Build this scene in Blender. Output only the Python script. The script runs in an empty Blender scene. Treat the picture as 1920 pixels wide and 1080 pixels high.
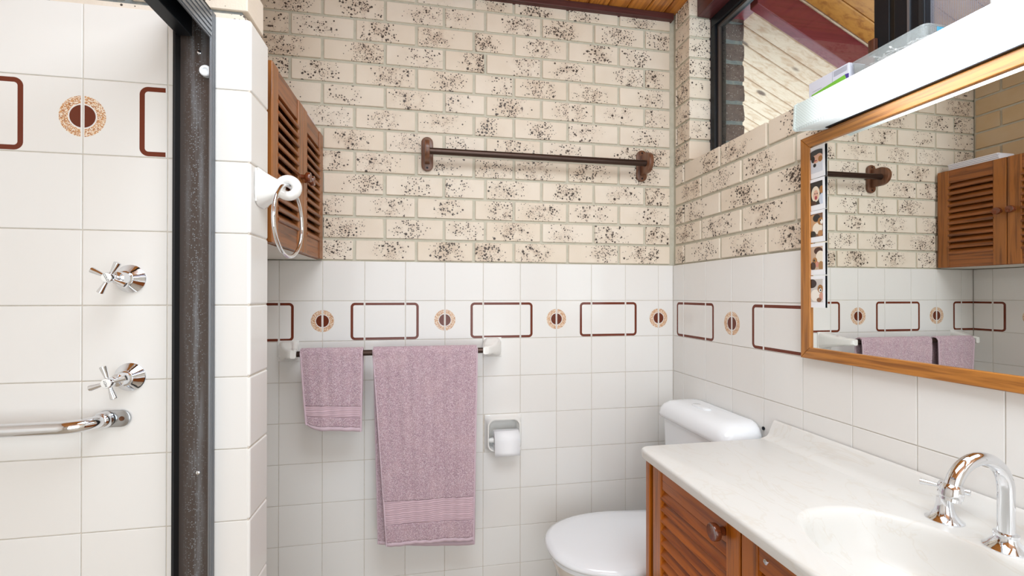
import bpy, bmesh, math, random
from mathutils import Vector, Matrix, noise
S = bpy.context.scene
COL = S.collection
R = math.radians
PI = math.pi
rnd = random.Random(7)

# ------------------------------------------------------------------ camera
def make_camera():
    pitch, roll, yaw = 3.65346e-3, 7.25e-4, 0.18171505
    F = Vector((math.sin(yaw)*math.cos(pitch), math.cos(yaw)*math.cos(pitch), math.sin(pitch)))
    r = Vector((math.cos(yaw), -math.sin(yaw), 0))
    u = r.cross(F)
    r2 = math.cos(roll)*r + math.sin(roll)*u
    u2 = -math.sin(roll)*r + math.cos(roll)*u
    cam = bpy.data.cameras.new('camera')
    cam.sensor_fit = 'HORIZONTAL'; cam.sensor_width = 36
    cam.lens = 843.888*36/1920
    cam.shift_y = 10.218/1920
    cam.clip_start = 0.02
    o = bpy.data.objects.new('camera', cam)
    o.matrix_world = Matrix(((r2.x, u2.x, -F.x, -1.04139), (r2.y, u2.y, -F.y, -1.79561), (r2.z, u2.z, -F.z, 1.30045), (0, 0, 0, 1)))
    COL.objects.link(o); S.camera = o
make_camera()

# ------------------------------------------------------------------ world and lights
W = bpy.data.worlds.new('world'); S.world = W; W.use_nodes = True
_bg = W.node_tree.nodes['Background']
_bg.inputs['Color'].default_value = (0.80, 0.90, 1.0, 1); _bg.inputs['Strength'].default_value = 1.5
def area(name, loc, target, sx, sy, power, col):
    l = bpy.data.lights.new(name, 'AREA'); l.shape = 'RECTANGLE'; l.size = sx; l.size_y = sy
    l.energy = power; l.color = col
    o = bpy.data.objects.new(name, l); COL.objects.link(o); o.location = loc
    o.rotation_euler = (Vector(target)-Vector(loc)).to_track_quat('-Z', 'Y').to_euler()
    return o
area('ceiling_light', (-0.80, -1.40, 2.49), (-0.75, -1.20, 0), 1.1, 1.1, 19, (0.82, 0.925, 1.0))
area('front_fill', (-0.85, -3.60, 1.35), (-0.90, 0, 1.5), 1.9, 2.3, 27, (0.82, 0.925, 1.0))  # unseen fill added behind the camera to even out the walls, no doorway there
FIXTURE_EMIT = 5.5
S.view_settings.view_transform = 'Standard'; S.view_settings.look = 'None'
S.view_settings.gamma = 1; S.view_settings.use_curve_mapping = False
S.view_settings.exposure = 0.70

# ------------------------------------------------------------------ node helper
def lin(c):
    if isinstance(c, str):
        c = c.lstrip('#'); c = [int(c[i:i+2], 16) for i in (0, 2, 4)]
    f = lambda v: v/12.92 if v <= 0.04045 else ((v+0.055)/1.055)**2.4
    return tuple(f(v/255) for v in c) + (1,)
class X:
    """a scalar node socket with arithmetic"""
    def __init__(s, nt, sock): s.nt = nt; s.k = sock
    def m(s, op, *o, clamp=False):
        n = s.nt.nodes.new('ShaderNodeMath'); n.operation = op; n.use_clamp = clamp
        for i, a in enumerate((s,)+o):
            if isinstance(a, X): s.nt.links.new(a.k, n.inputs[i])
            else: n.inputs[i].default_value = a
        return X(s.nt, n.outputs[0])
    def __add__(s, o): return s.m('ADD', o)
    def __sub__(s, o): return s.m('SUBTRACT', o)
    def __mul__(s, o): return s.m('MULTIPLY', o)
    def __truediv__(s, o): return s.m('DIVIDE', o)
    def lt(s, o): return s.m('LESS_THAN', o)
    def gt(s, o): return s.m('GREATER_THAN', o)
    def mx(s, o): return s.m('MAXIMUM', o)
    def mn(s, o): return s.m('MINIMUM', o)
    def ab(s): return s.m('ABSOLUTE')
    def sq(s): return s.m('POWER', 2.0)
    def rt(s): return s.m('SQRT')
    def ramp(s, a, b):
        n = s.nt.nodes.new('ShaderNodeMapRange'); n.clamp = True; n.interpolation_type = 'SMOOTHSTEP'
        s.nt.links.new(s.k, n.inputs[0]); n.inputs[1].default_value = a; n.inputs[2].default_value = b
        return X(s.nt, n.outputs[0])
class Mat:
    def __init__(s, name, base, rough=0.5, metal=0.0, spec=0.5, coat=0.0):
        s.mat = bpy.data.materials.new(name); s.mat.use_nodes = True
        s.nt = s.mat.node_tree; s.b = s.nt.nodes['Principled BSDF']
        s.c = lin(base) if not (isinstance(base, tuple) and len(base) == 4) else base
        s.b.inputs['Base Color'].default_value = s.c
        s.b.inputs['Roughness'].default_value = rough; s.b.inputs['Metallic'].default_value = metal
        s.b.inputs['Specular IOR Level'].default_value = spec; s.b.inputs['Coat Weight'].default_value = coat
        s.col = None; s.mat.diffuse_color = s.c
    def n(s, t): return s.nt.nodes.new(t)
    def coord(s, kind='Object', scale=(1, 1, 1), rand=0.0):
        tc = s.n('ShaderNodeTexCoord'); v = tc.outputs[kind]
        if rand:
            oi = s.n('ShaderNodeObjectInfo'); c = s.n('ShaderNodeCombineXYZ')
            r = X(s.nt, oi.outputs['Random'])
            for i, k in enumerate((rand, rand*1.7, rand*2.3)): s.nt.links.new((r*k).k, c.inputs[i])
            a = s.n('ShaderNodeVectorMath'); s.nt.links.new(v, a.inputs[0]); s.nt.links.new(c.outputs[0], a.inputs[1]); v = a.outputs[0]
        if scale != (1, 1, 1):
            m = s.n('ShaderNodeVectorMath'); m.operation = 'MULTIPLY'; s.nt.links.new(v, m.inputs[0]); m.inputs[1].default_value = scale; v = m.outputs[0]
        return v
    def xyz(s, v):
        q = s.n('ShaderNodeSeparateXYZ'); s.nt.links.new(v, q.inputs[0]); return [X(s.nt, o) for o in q.outputs]
    def rand(s): return X(s.nt, s.n('ShaderNodeObjectInfo').outputs['Random'])
    def noise(s, v, scale, detail=3, rough=0.5, dist=0.0):
        q = s.n('ShaderNodeTexNoise'); s.nt.links.new(v, q.inputs['Vector']); q.inputs['Scale'].default_value = scale
        q.inputs['Detail'].default_value = detail; q.inputs['Roughness'].default_value = rough; q.inputs['Distortion'].default_value = dist
        return X(s.nt, q.outputs['Fac'])
    def voronoi(s, v, scale, feature='F1'):
        q = s.n('ShaderNodeTexVoronoi'); q.feature = feature; s.nt.links.new(v, q.inputs['Vector']); q.inputs['Scale'].default_value = scale
        sp = s.n('ShaderNodeSeparateColor'); s.nt.links.new(q.outputs['Color'], sp.inputs[0])
        return X(s.nt, q.outputs['Distance']), X(s.nt, sp.outputs[0]), X(s.nt, sp.outputs[1])
    def mix(s, fac, color, mul=False):
        q = s.n('ShaderNodeMix'); q.data_type = 'RGBA'
        if mul: q.blend_type = 'MULTIPLY'
        if isinstance(fac, X): s.nt.links.new(fac.k, q.inputs[0])
        else: q.inputs[0].default_value = fac
        if s.col is None: q.inputs[6].default_value = s.c
        else: s.nt.links.new(s.col, q.inputs[6])
        q.inputs[7].default_value = lin(color) if not (isinstance(color, tuple) and len(color) == 4) else color
        s.col = q.outputs[2]; s.nt.links.new(s.col, s.b.inputs['Base Color']); return s
    def bump(s, h, strength=0.3, dist=0.001):
        q = s.n('ShaderNodeBump'); q.inputs['Strength'].default_value = strength; q.inputs['Distance'].default_value = dist
        s.nt.links.new(h.k, q.inputs['Height']); s.nt.links.new(q.outputs[0], s.b.inputs['Normal']); return s
    def rough(s, x): s.nt.links.new(x.k, s.b.inputs['Roughness']); return s

# ------------------------------------------------------------------ materials
def wood(name, base, dark, axis, rough=0.35, coat=0.2, light=None, fine=1.0, knots=False):
    m = Mat(name, base, rough, coat=coat)
    st = [70*fine]*3; st[axis] = 3.0*fine
    v = m.coord('Object', tuple(st), rand=9.0)
    g = m.noise(v, 1.0, 4, 0.6, 0.6)
    g2 = m.noise(v, 4.0, 3, 0.6)
    m.mix(g.ramp(0.42, 0.72), dark)
    m.mix((g2.ramp(0.55, 0.75))*0.35, dark)
    if light: m.mix(m.noise(m.coord('Object', rand=4.0), 6.0, 2).ramp(0.5, 0.75)*0.6, light)
    m.mix((m.rand()*0.22), dark)
    if knots:
        st = [9.0]*3; st[axis] = 3.2
        d, c, e = m.voronoi(m.coord('Object', tuple(st), rand=21.0), 1.0)
        k = d.ramp(0.17, 0.08)*c.gt(0.55)
        m.mix(k*0.85, '#4a2512')
    m.bump(g2, 0.08, 0.0006)
    return m.mat
def brick_mat(name, base, speck=1.0):
    m = Mat(name, base, 0.75, spec=0.3)
    o = m.coord('Object'); x, y, z = m.xyz(o)
    vr = m.coord('Object', rand=11.0)
    r = m.rand(); r2 = (r*17.31).m('FRACT'); r3 = (r*41.7).m('FRACT')
    m.mix(m.noise(vr, 9.0, 2).ramp(0.35, 0.75)*0.3, '#d8c8b2')
    m.mix(r2*0.3, '#e0ccb2')
    dx = (x-(r-0.5)*0.10)/(r3*0.03+0.085); dz = z/0.075
    blob = ((dx.sq()+dz.sq()).rt()).ramp(1.0, 0.1)
    wob = m.noise(vr, 28.0, 3).ramp(0.3, 0.65)
    dens = blob*wob*(r2*0.7+0.55)
    m.mix(dens*0.30*speck, '#a37f63')
    tot = None
    for sc, rad, k in ((66.0, 0.46, 0.60), (100.0, 0.52, 1.1), (165.0, 0.55, 1.3)):
        d, c, e = m.voronoi(vr, sc)
        rr = (e*0.65+0.35)*rad
        dot = (d/rr).ramp(1.0, 0.65)*c.lt(dens*k*speck)
        tot = dot if tot is None else tot.mx(dot)
    m.mix(tot*0.92, '#2a1c17')
    m.bump(m.noise(vr, 220.0, 3)-tot*0.6, 0.35, 0.0012)
    m.rough((tot*-0.4)+0.78)
    return m.mat
def tile_mat(name, kind=None):
    m = Mat(name, '#edebe8', 0.14, spec=0.32)
    m.mix(m.rand()*0.35, '#e7e2dc')
    x, y, z = m.xyz(m.coord('Object'))
    if kind is not None:
        inside = x.ab().lt(0.0726)
        if kind in (0, 2):
            sg = 1 if kind == 0 else -1
            d = ((x-sg*0.0760).sq()+z.sq()).rt()
            v, c, e = m.voronoi(m.coord('Object', rand=3.0), 700.0)
            ring = d.lt(0.0413)*d.gt(0.0255)*inside
            m.mix(ring, '#cf9a6a'); m.mix(ring*c.gt(0.55), '#f0e0cc'); m.mix(ring*c.lt(0.17), '#a3623a')
            m.mix(d.lt(0.0230)*inside, '#6a301c')
            hx = 1.0; cx = -sg*(0.0249+hx)
        else:
            hx = 5.0; cx = 0.0
        top, bot = 0.0688, -0.0738
        hz = (top-bot)/2; cz = (top+bot)/2; rr = 0.0165; th = 0.0096
        qx = (x-cx).ab()-(hx-rr); qz = (z-cz).ab()-(hz-rr)
        d = (qx.mx(0.0).sq()+qz.mx(0.0).sq()).rt()+qx.mx(qz).mn(0.0)-rr
        m.mix(d.lt(0.0)*d.gt(-th)*inside, '#6e301c')
    return m.mat
def simple(name, base, rough=0.5, metal=0.0, **k): return Mat(name, base, rough, metal, **k).mat
def towel_mat(name, band=False):
    m = Mat(name, '#d6b9c2', 0.95, spec=0.1)
    m.b.inputs['Sheen Weight'].default_value = 0.5; m.b.inputs['Sheen Tint'].default_value = lin('#f4e4ec')
    o = m.coord('Object'); x, y, z = m.xyz(o)
    if band:
        w = (z*900.0+m.noise(m.coord('Object', (6, 6, 90)), 1.0, 3)*9.0).m('SINE')
        m.mix(w.ramp(-0.3, 1.0)*0.5, '#b79eab'); m.bump(w, 0.5, 0.0012)
    else:
        d, c, e = m.voronoi(o, 420.0)
        m.mix(d.ramp(0.25, 0.75)*0.75, '#a07f90'); m.mix(m.noise(o, 14.0, 3).ramp(0.4, 0.75)*0.35, '#dbbcc1')
        m.mix(c.gt(0.72)*0.6, '#ecd9e0')
        m.bump(d*-1.0+m.noise(o, 260.0, 2)*0.5, 0.7, 0.003)
    return m.mat
def marble_mat():
    m = Mat('cultured_marble', '#dfddd9', 0.3, spec=0.4)
    v = m.coord('Object', (5.0, 2.2, 5.0))
    w = m.noise(v, 1.3, 4, 0.55, 1.8)
    vein = (w-0.5).ab().ramp(0.018, 0.0)
    m.mix(vein*0.2, '#c9bca8'); m.mix(m.noise(v, 2.2, 3, 0.5, 2.2).ramp(0.55, 0.72)*0.18, '#d6ccbe')
    return m.mat
def glass_mat(name, tint, gloss=0.12, rough=0.0, alpha=None):
    m = bpy.data.materials.new(name); m.use_nodes = True; nt = m.node_tree; nt.nodes.clear()
    o = nt.nodes.new('ShaderNodeOutputMaterial'); mx = nt.nodes.new('ShaderNodeMixShader')
    t = nt.nodes.new('ShaderNodeBsdfTransparent'); g = nt.nodes.new('ShaderNodeBsdfGlossy')
    t.inputs[0].default_value = lin(tint); g.inputs['Roughness'].default_value = rough
    mx.inputs[0].default_value = 0.05
    nt.links.new(t.outputs[0], mx.inputs[1]); nt.links.new(g.outputs[0], mx.inputs[2]); nt.links.new(mx.outputs[0], o.inputs[0])
    return m
def milky_mat():
    m = Mat('milky_plastic', '#b4baba', 0.25)
    m.b.inputs['Alpha'].default_value = 0.40
    return m.mat
def screen_mat():
    m = Mat('insect_mesh', '#9a9ca8', 0.5, 0.3)
    x, y, z = m.xyz(m.coord('Object'))
    p = 0.0034
    a = ((y/p).m('FRACT')).lt(0.45); b = ((z/p).m('FRACT')).lt(0.45)
    m.nt.links.new(a.mx(b).k, m.b.inputs['Alpha'])
    return m.mat
def diffuser_mat():
    m = bpy.data.materials.new('prismatic_diffuser'); m.use_nodes = True; nt = m.node_tree; b = nt.nodes['Principled BSDF']
    b.inputs['Base Color'].default_value = lin('#b4bfb8'); b.inputs['Roughness'].default_value = 0.2
    M = Mat.__new__(Mat); M.nt = nt; M.b = b
    x, y, z = M.xyz(M.coord('Object'))
    # the tube inside starts a hand's width from the end, so the diffuser glows less there
    fall = (y*-1.0).ramp(0.015, 0.24); fall = fall*fall.mx(0.35)
    u1 = ((y+z)/0.0072).m('FRACT')-0.5; u2 = ((y-z)/0.0072).m('FRACT')-0.5
    pr = (u1.ab().mx(u2.ab())).ramp(0.5, 0.36)
    e = (fall*0.96+0.035)*(pr*0.55+0.45)
    b.inputs['Emission Color'].default_value = (0.86, 0.94, 1.0, 1)
    nt.links.new((e*FIXTURE_EMIT).k, b.inputs['Emission Strength'])
    M.bump(pr, 0.5, 0.002)
    return m
def photo_mat(name, bg, blobs):
    m = Mat(name, bg, 0.25)
    x, y, z = m.xyz(m.coord('Object'))
    for cx, cz, rx, rz, col in blobs:
        d = ((x-cx)/rx).sq()+((z-cz)/rz).sq()
        m.mix(d.lt(1.0), col)
    return m.mat

M = dict(
    brick=brick_mat('speckled_cream_brick', '#ede2d3'), brick_plain=brick_mat('plain_tan_brick', '#cbae86', 0.0),
    brick_pale=brick_mat('pale_brick', '#e8ddd0', 0.35),
    tile=tile_mat('white_tile'), t0=tile_mat('motif_tile_dot_end', 0), t1=tile_mat('motif_tile_bars', 1), t2=tile_mat('motif_tile_dot_start', 2),
    ceil=wood('varnished_pine', '#d68a38', '#8a4a1a', 1, 0.3, 0.3, knots=True),
    soffit=wood('pine_painted_lit', '#ebcdb2', '#cfa583', 0, 0.5, 0.0, fine=0.6, knots=True), pine=wood('amber_pine', '#e09a48', '#a9642a', 0, 0.4, 0.1, fine=0.6, knots=True),  # soffit: lit copy of the pine, brightness on that bay put into the colour
    oakz=wood('oak_upright', '#a9682f', '#6b3a17', 2), oaky=wood('oak_level', '#a9682f', '#6b3a17', 1),
    framez=wood('frame_upright', '#c07d34', '#86501e', 2, 0.35, fine=1.8), framey=wood('frame_level', '#c07d34', '#86501e', 1, 0.35, fine=1.8),
    cabz=wood('cedar_upright', '#a8662a', '#6b3c17', 2, 0.4), caby=wood('cedar_level', '#9c5b27', '#613416', 1, 0.4),
    vanz=wood('vanity_upright', '#bf6a16', '#80420c', 2, 0.3), vany=wood('vanity_level', '#b96414', '#7a3a0a', 1, 0.3),
    knob=wood('turned_wood', '#7e3f22', '#4c2110', 0, 0.15, 0.6), bracket=wood('walnut_stain', '#7a5038', '#5a3826', 2, 0.4),
    chrome=simple('chrome', '#e6e8ec', 0.05, 1.0), satin=simple('worn_chrome', '#b9bcc0', 0.22, 1.0), rust=simple('rusty_screw', '#6a4630', 0.6, 0.5),
    ceramic=simple('white_ceramic', '#f1efeb', 0.08, coat=0.3), plastic=simple('white_plastic', '#f4f7fb', 0.12, coat=0.2), rim=simple('ceramic_pan', '#e6dfd6', 0.1, coat=0.3),
    bronze=simple('bronze_rod', '#4a3a33', 0.32, 0.75), black=simple('black_anodised', '#23262b', 0.35, 0.6), blackmatte=simple('black_gasket', '#101114', 0.6),
    paper=simple('tissue_paper', '#f6f6f8', 0.95, spec=0.1), towel=towel_mat('mauve_terry'), band=towel_mat('mauve_woven', True), hem=simple('mauve_hem', '#d3bcc6', 0.9, spec=0.1),
    marble=marble_mat(), mirror=simple('mirror_silver', '#eceeeb', 0.0, 1.0), pane=glass_mat('window_glass', '#f2f8f7'), milky=milky_mat(), screen=screen_mat(), diffuser=diffuser_mat(),
    maroon=wood('maroon_paint', '#8b343f', '#782b34', 0, 0.35, 0.1), trim=wood('maroon_stain', '#5a2d2a', '#43201d', 0, 0.45, 0.0), beam=wood('oxblood_stain', '#57282a', '#3f1a1b', 1, 0.35, 0.1),
    white=simple('white_board', '#ece8e0', 0.5), card=simple('white_card', '#d9dbe8', 0.5), green=simple('green_print', '#7cc242', 0.5), violet=simple('violet_print', '#4a3f8f', 0.5), grey=simple('grey_print', '#8d90a0', 0.6), cyan=simple('cyan_print', '#5fb7dd', 0.5), navy=simple('navy_print', '#27355c', 0.5),
    pink=simple('pink_plastic', '#d63fa8', 0.3), cotton=simple('cotton', '#f4f4f4', 1.0), linen=simple('white_linen', '#e9e6ea', 0.95), linenb=simple('blue_edge_linen', '#9aa6c2', 0.95),
    photo_edge=simple('photo_border', '#f3f4f8', 0.3), photo_back=simple('photo_back', '#14161c', 0.4), latch=wood('latch_wood', '#5c3320', '#3a1d10', 2), sticker=simple('white_enamel', '#f6f6f4', 0.25), ink=simple('ink', '#3a3a40', 0.5),
)
def mortar(name, base):
    m = Mat(name, base, 0.95, spec=0.1); o = m.coord('Object')
    m.mix(m.noise(o, 60.0, 3).ramp(0.4, 0.7)*0.3, '#b5b09e' if name != 'grout' else '#b8a994'); m.bump(m.noise(o, 400.0, 3), 0.5, 0.002); return m.mat
M['mortar'] = mortar('mortar', '#cdc8b8'); M['grout'] = mortar('grout', '#d9d1c6'); M['mortar_out_shade'] = mortar('outdoor_and_shade_mortar', '#7f8484')
def bronze_jamb():
    m = Mat('bronze_anodised', '#544a45', 0.42, 0.3); o = m.coord('Object'); x, y, z = m.xyz(o)
    st = m.noise(m.coord('Object', (60, 60, 4)), 1.0, 4, 0.6)
    centre = (x+0.035).ab().ramp(0.028, 0.0)
    d, c, e = m.voronoi(o, 330.0)
    scale = (st.ramp(0.45, 0.7)*centre*0.5).mx(d.lt(0.36)*c.gt(0.6)*centre*0.8)
    m.mix(scale, '#9aa0a6'); m.rough(scale*0.4+0.34); return m.mat
M['jamb'] = bronze_jamb()
M['header'] = simple('grey_anodised', '#8a8d92', 0.32, 0.75)
def dark_brick():
    m = Mat('dark_brown_brick', '#77645f', 0.9, spec=0.2); o = m.coord('Object', rand=8.0)
    m.mix(m.noise(o, 30, 4, 0.7).ramp(0.4, 0.7)*0.7, '#574848'); m.mix(m.rand()*0.4, '#6e5246')
    d, c, e = m.voronoi(o, 160.0); m.mix(d.lt(0.28)*c.gt(0.75), '#b9aca4'); m.bump(m.noise(o, 140, 4, 0.7), 1.0, 0.004); return m.mat
M['brick_dark'] = dark_brick()

# ------------------------------------------------------------------ mesh helpers
def obj(name, bm, mat, parent=None, loc=None, smooth=None, rot=None):
    me = bpy.data.meshes.new(name)
    bmesh.ops.recalc_face_normals(bm, faces=bm.faces)
    bm.to_mesh(me); bm.free()
    for m in (mat if isinstance(mat, (list, tuple)) else [mat]): me.materials.append(m)
    if smooth is not None:
        for p in me.polygons: p.use_smooth = True
        me.set_sharp_from_angle(angle=R(smooth))
    o = bpy.data.objects.new(name, me); COL.objects.link(o)
    if parent is not None: o.parent = parent
    if loc is not None: o.location = loc
    if rot is not None: o.rotation_euler = rot
    return o
def dup(o, parent=None, loc=None, rot=None):
    c = o.copy(); COL.objects.link(c)
    if parent is not None: c.parent = parent
    if loc is not None: c.location = loc
    if rot is not None: c.rotation_euler = rot
    return c
def tag(o, label, cat, group=None, kind=None):
    o['label'] = label; o['category'] = cat
    if group: o['group'] = group
    if kind: o['kind'] = kind
    return o
def thing(name, label, cat, loc=(0, 0, 0), rotz=0, group=None):
    o = bpy.data.objects.new(name, None); o.empty_display_size = 0.05; COL.objects.link(o)
    o.location = loc; o.rotation_euler = (0, 0, rotz); return tag(o, label, cat, group)
def struct(name, bm, mat, parent=None, **k):
    o = obj(name, bm, mat, parent, **k)
    o['kind'] = 'structure'; return o
def B(): return bmesh.new()
def box(bm, x0, x1, y0, y1, z0, z1, bev=0.0, seg=2):
    b = bmesh.new() if bev else bm
    vs = [b.verts.new((x, y, z)) for x in (x0, x1) for y in (y0, y1) for z in (z0, z1)]
    for f in ((0, 1, 3, 2), (4, 6, 7, 5), (0, 4, 5, 1), (2, 3, 7, 6), (0, 2, 6, 4), (1, 5, 7, 3)): b.faces.new([vs[i] for i in f])
    if bev:
        bmesh.ops.bevel(b, geom=list(b.edges), offset=bev, segments=seg, profile=0.5, affect='EDGES')
        me = bpy.data.meshes.new('t'); b.to_mesh(me); b.free(); bm.from_mesh(me); bpy.data.meshes.remove(me)
    return bm
def bx(*a, **k): return box(bmesh.new(), *a, **k)
def frame_of(d):
    d = Vector(d).normalized(); a = Vector((0, 0, 1)) if abs(d.z) < 0.9 else Vector((1, 0, 0))
    u = d.cross(a).normalized(); return u, d.cross(u).normalized()
def lathe(bm, prof, org=(0, 0, 0), axis=(0, 0, 1), n=32, cap=True):
    """prof: list of (radius, distance along the axis)"""
    ax = Vector(axis).normalized(); u, v = frame_of(ax); o = Vector(org); rings = []
    for r, h in prof:
        rings.append([bm.verts.new(o+ax*h+(u*math.cos(t)+v*math.sin(t))*max(r, 1e-5)) for t in [2*PI*i/n for i in range(n)]])
    for a, b in zip(rings, rings[1:]):
        for i in range(n): bm.faces.new((a[i], a[(i+1) % n], b[(i+1) % n], b[i]))
    if cap: bm.faces.new(rings[0][::-1]); bm.faces.new(rings[-1])
    return bm
def tube(bm, pts, r, n=16, cap=True):
    pts = [Vector(p) for p in pts]; rr = r if isinstance(r, (list, tuple)) else [r]*len(pts)
    d0 = (pts[1]-pts[0]).normalized(); u, v = frame_of(d0); rings = []
    for i, p in enumerate(pts):
        d = ((pts[min(i+1, len(pts)-1)]-pts[max(i-1, 0)])).normalized()
        u = (u-d*u.dot(d)).normalized(); v = d.cross(u)
        rings.append([bm.verts.new(p+(u*math.cos(2*PI*k/n)+v*math.sin(2*PI*k/n))*rr[i]) for k in range(n)])
    for a, b in zip(rings, rings[1:]):
        for i in range(n): bm.faces.new((a[i], a[(i+1) % n], b[(i+1) % n], b[i]))
    if cap: bm.faces.new(rings[0][::-1]); bm.faces.new(rings[-1])
    return bm
def loft(bm, rings, cap0=True, cap1=True, close=True):
    rs = [[bm.verts.new(p) for p in r] for r in rings]; n = len(rs[0])
    for a, b in zip(rs, rs[1:]):
        for i in range(n if close else n-1): bm.faces.new((a[i], a[(i+1) % n], b[(i+1) % n], b[i]))
    if cap0: bm.faces.new(rs[0][::-1])
    if cap1: bm.faces.new(rs[-1])
    return bm
def prism(bm, poly, d0, d1, fn, bev=0.0):
    """poly 2D outline extruded between d0 and d1; fn(a, b, d) -> point"""
    b = bmesh.new() if bev else bm
    lo = [b.verts.new(fn(p[0], p[1], d0)) for p in poly]; hi = [b.verts.new(fn(p[0], p[1], d1)) for p in poly]; n = len(poly)
    for i in range(n): b.faces.new((lo[i], lo[(i+1) % n], hi[(i+1) % n], hi[i]))
    f0 = b.faces.new(lo[::-1]); f1 = b.faces.new(hi)
    if bev:
        bmesh.ops.recalc_face_normals(b, faces=b.faces)
        es = set(f0.edges) | set(f1.edges)
        bmesh.ops.bevel(b, geom=list(es), offset=bev, segments=2, profile=0.5, affect='EDGES')
        me = bpy.data.meshes.new('t'); b.to_mesh(me); b.free(); bm.from_mesh(me); bpy.data.meshes.remove(me)
    return bm
def stadium(w, h, n=10):
    r = w/2; out = []
    for i in range(n+1): t = PI*i/n; out.append((r*math.cos(t), h/2-r+r*math.sin(t)))
    for i in range(n+1): t = PI+PI*i/n; out.append((r*math.cos(t), -h/2+r+r*math.sin(t)))
    return out
def rrect(hx, hz, r, n=6):
    out = []
    for cx, cz, a in ((hx-r, hz-r, 0), (-hx+r, hz-r, 90), (-hx+r, -hz+r, 180), (hx-r, -hz+r, 270)):
        for i in range(n+1): t = R(a+90*i/n); out.append((cx+r*math.cos(t), cz+r*math.sin(t)))
    return out

# ------------------------------------------------------------------ dimensions (metres, floor at 0, back wall y=0, right wall x=0)
T = 0.152
ZT = 1.43                 # top of the wall tiles
AB, AR = 0.0688, 0.0808   # cut tiles at the corner
YS = -0.7526              # face of the shower wall and nib
XN, XR = -1.4162, -1.662  # nib side, recess wall
YNB = -0.646              # back of the nib
ZC = 2.5173               # ceiling
BED0, CH = 2.4443, 0.0845 # brick bed joints
ZSILL = 1.846

# ------------------------------------------------------------------ tiles and bricks
_tile_mesh = {}
def tile_piece(mat, x0, x1, z0, z1, thick=0.008, bev=0.0013):
    k = (mat.name, round(x0, 4), round(x1, 4), round(z0, 4), round(z1, 4))
    if k not in _tile_mesh:
        o = obj('tile', bx(x0, x1, 0, thick, z0, z1, bev=bev, seg=2), mat)
        _tile_mesh[k] = o.data; COL.objects.unlink(o); bpy.data.objects.remove(o)
    return _tile_mesh[k]
def put_tile(parent, mesh, loc, rz=0.0):
    o = bpy.data.objects.new('tile', mesh); COL.objects.link(o); o.parent = parent; o.location = loc
    o.rotation_euler = (R(rnd.uniform(-.12, .12)), 0, rz+R(rnd.uniform(-.12, .12))); return o
G = 0.0009
def tile_run(parent, fn, rz, cols, rows, motif_row, skip=()):
    """cols: (s0, s1, kind, s_left) along the wall as seen from inside; fn(s, z) -> location; each tile's print is laid from its full tile s_left..s_left+T"""
    for ci, (s0, s1, kind, sl) in enumerate(cols):
        for j, (z0, z1) in enumerate(rows):
            if (ci, j) in skip: continue
            mid = sl+T/2; zm = z0+T/2 if z1-z0 > T*0.98 else z1-T/2
            mat = M['t%d' % kind] if (j == motif_row and kind is not None) else M['tile']
            me = tile_piece(mat, s0+G-mid, s1-G-mid, z0+G-zm, z1-G-zm)
            put_tile(parent, me, fn(mid, zm), rz)
def rows_down(top, n, last=0.0):
    out = [(top-(j+1)*T, top-j*T) for j in range(n)]
    if last: out.append((top-n*T-last, top-n*T))
    return out
def brick(parent, mat, size, loc, rz=0.0, bev=0.0018, seed=0):
    lx, ly, lz = size
    bm = bx(-lx/2, lx/2, -ly/2, ly/2, -lz/2, lz/2, bev=bev, seg=1)
    for v in bm.verts:
        v.co += Vector((rnd.uniform(-1, 1)*0.0007, rnd.uniform(-1, 1)*0.0005, rnd.uniform(-1, 1)*0.0007))
    return obj('brick', bm, mat, parent, loc=loc, rot=(0, 0, rz))

# ------------------------------------------------------------------ walls
# back wall: tiled below, speckled brick above, with a pocket for the recessed paper holder
tp_x, tp_z = -0.7475, 0.745
bm = B(); hx = 0.064
box(bm, XR-0.1, tp_x-hx, 0.0022, 0.16, 0, ZT-0.001); box(bm, tp_x+hx, 0.02, 0.0022, 0.16, 0, ZT-0.001)
box(bm, tp_x-hx, tp_x+hx, 0.0022, 0.16, tp_z+hx, ZT-0.001); box(bm, tp_x-hx, tp_x+hx, 0.0022, 0.16, 0, tp_z-hx); box(bm, tp_x-hx, tp_x+hx, 0.12, 0.16, tp_z-hx, tp_z+hx)
wall_back = struct('wall_back', bm, M['grout'])
mortar_bed = struct('mortar_bed', bx(XR-0.1, 0.02, 0.0105, 0.16, ZT-0.001, ZC+0.02), M['mortar'], wall_back)
ROWS = rows_down(ZT, 9, 0.062)
cols = [(-AB, 0.0, 2, -AB)]
for c in range(10): cols.append((-AB-(c+1)*T, -AB-c*T, c % 3, -AB-(c+1)*T))
cols.append((XR, -AB-10*T, 1, -AB-11*T))
skip_tp = (5, 4)
tile_run(wall_back, lambda s, z: (s, 0, z), 0, cols, ROWS, 1, skip={skip_tp})
JA = [-1.6700, -1.4405, -1.2116, -.9847, -.8200, -.5878, -.3610, -.1305]
JB = [-1.5556, -1.3235, -1.0919, -.8663, -.7034, -.4754, -.2489]
def course_z(c): return (max(BED0-CH*(c+1)+0.0052, ZT+0.0005), min(BED0-CH*c-0.0052, ZC))
for c in range(-1, 12):
    js = [XR-0.02]+[j for j in (JA if c % 2 == 0 else JB) if j > XR+0.03]+[-0.0135]
    z0, z1 = course_z(c)
    for a, b in zip(js, js[1:]):
        a2 = a+0.0055; b2 = b-0.0055 if b < -0.02 else b
        d = rnd.uniform(0, 0.0022)
        brick(wall_back, M['brick'], (b2-a2, 0.03, z1-z0), ((a2+b2)/2, 0.0178+d, (z0+z1)/2))

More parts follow.
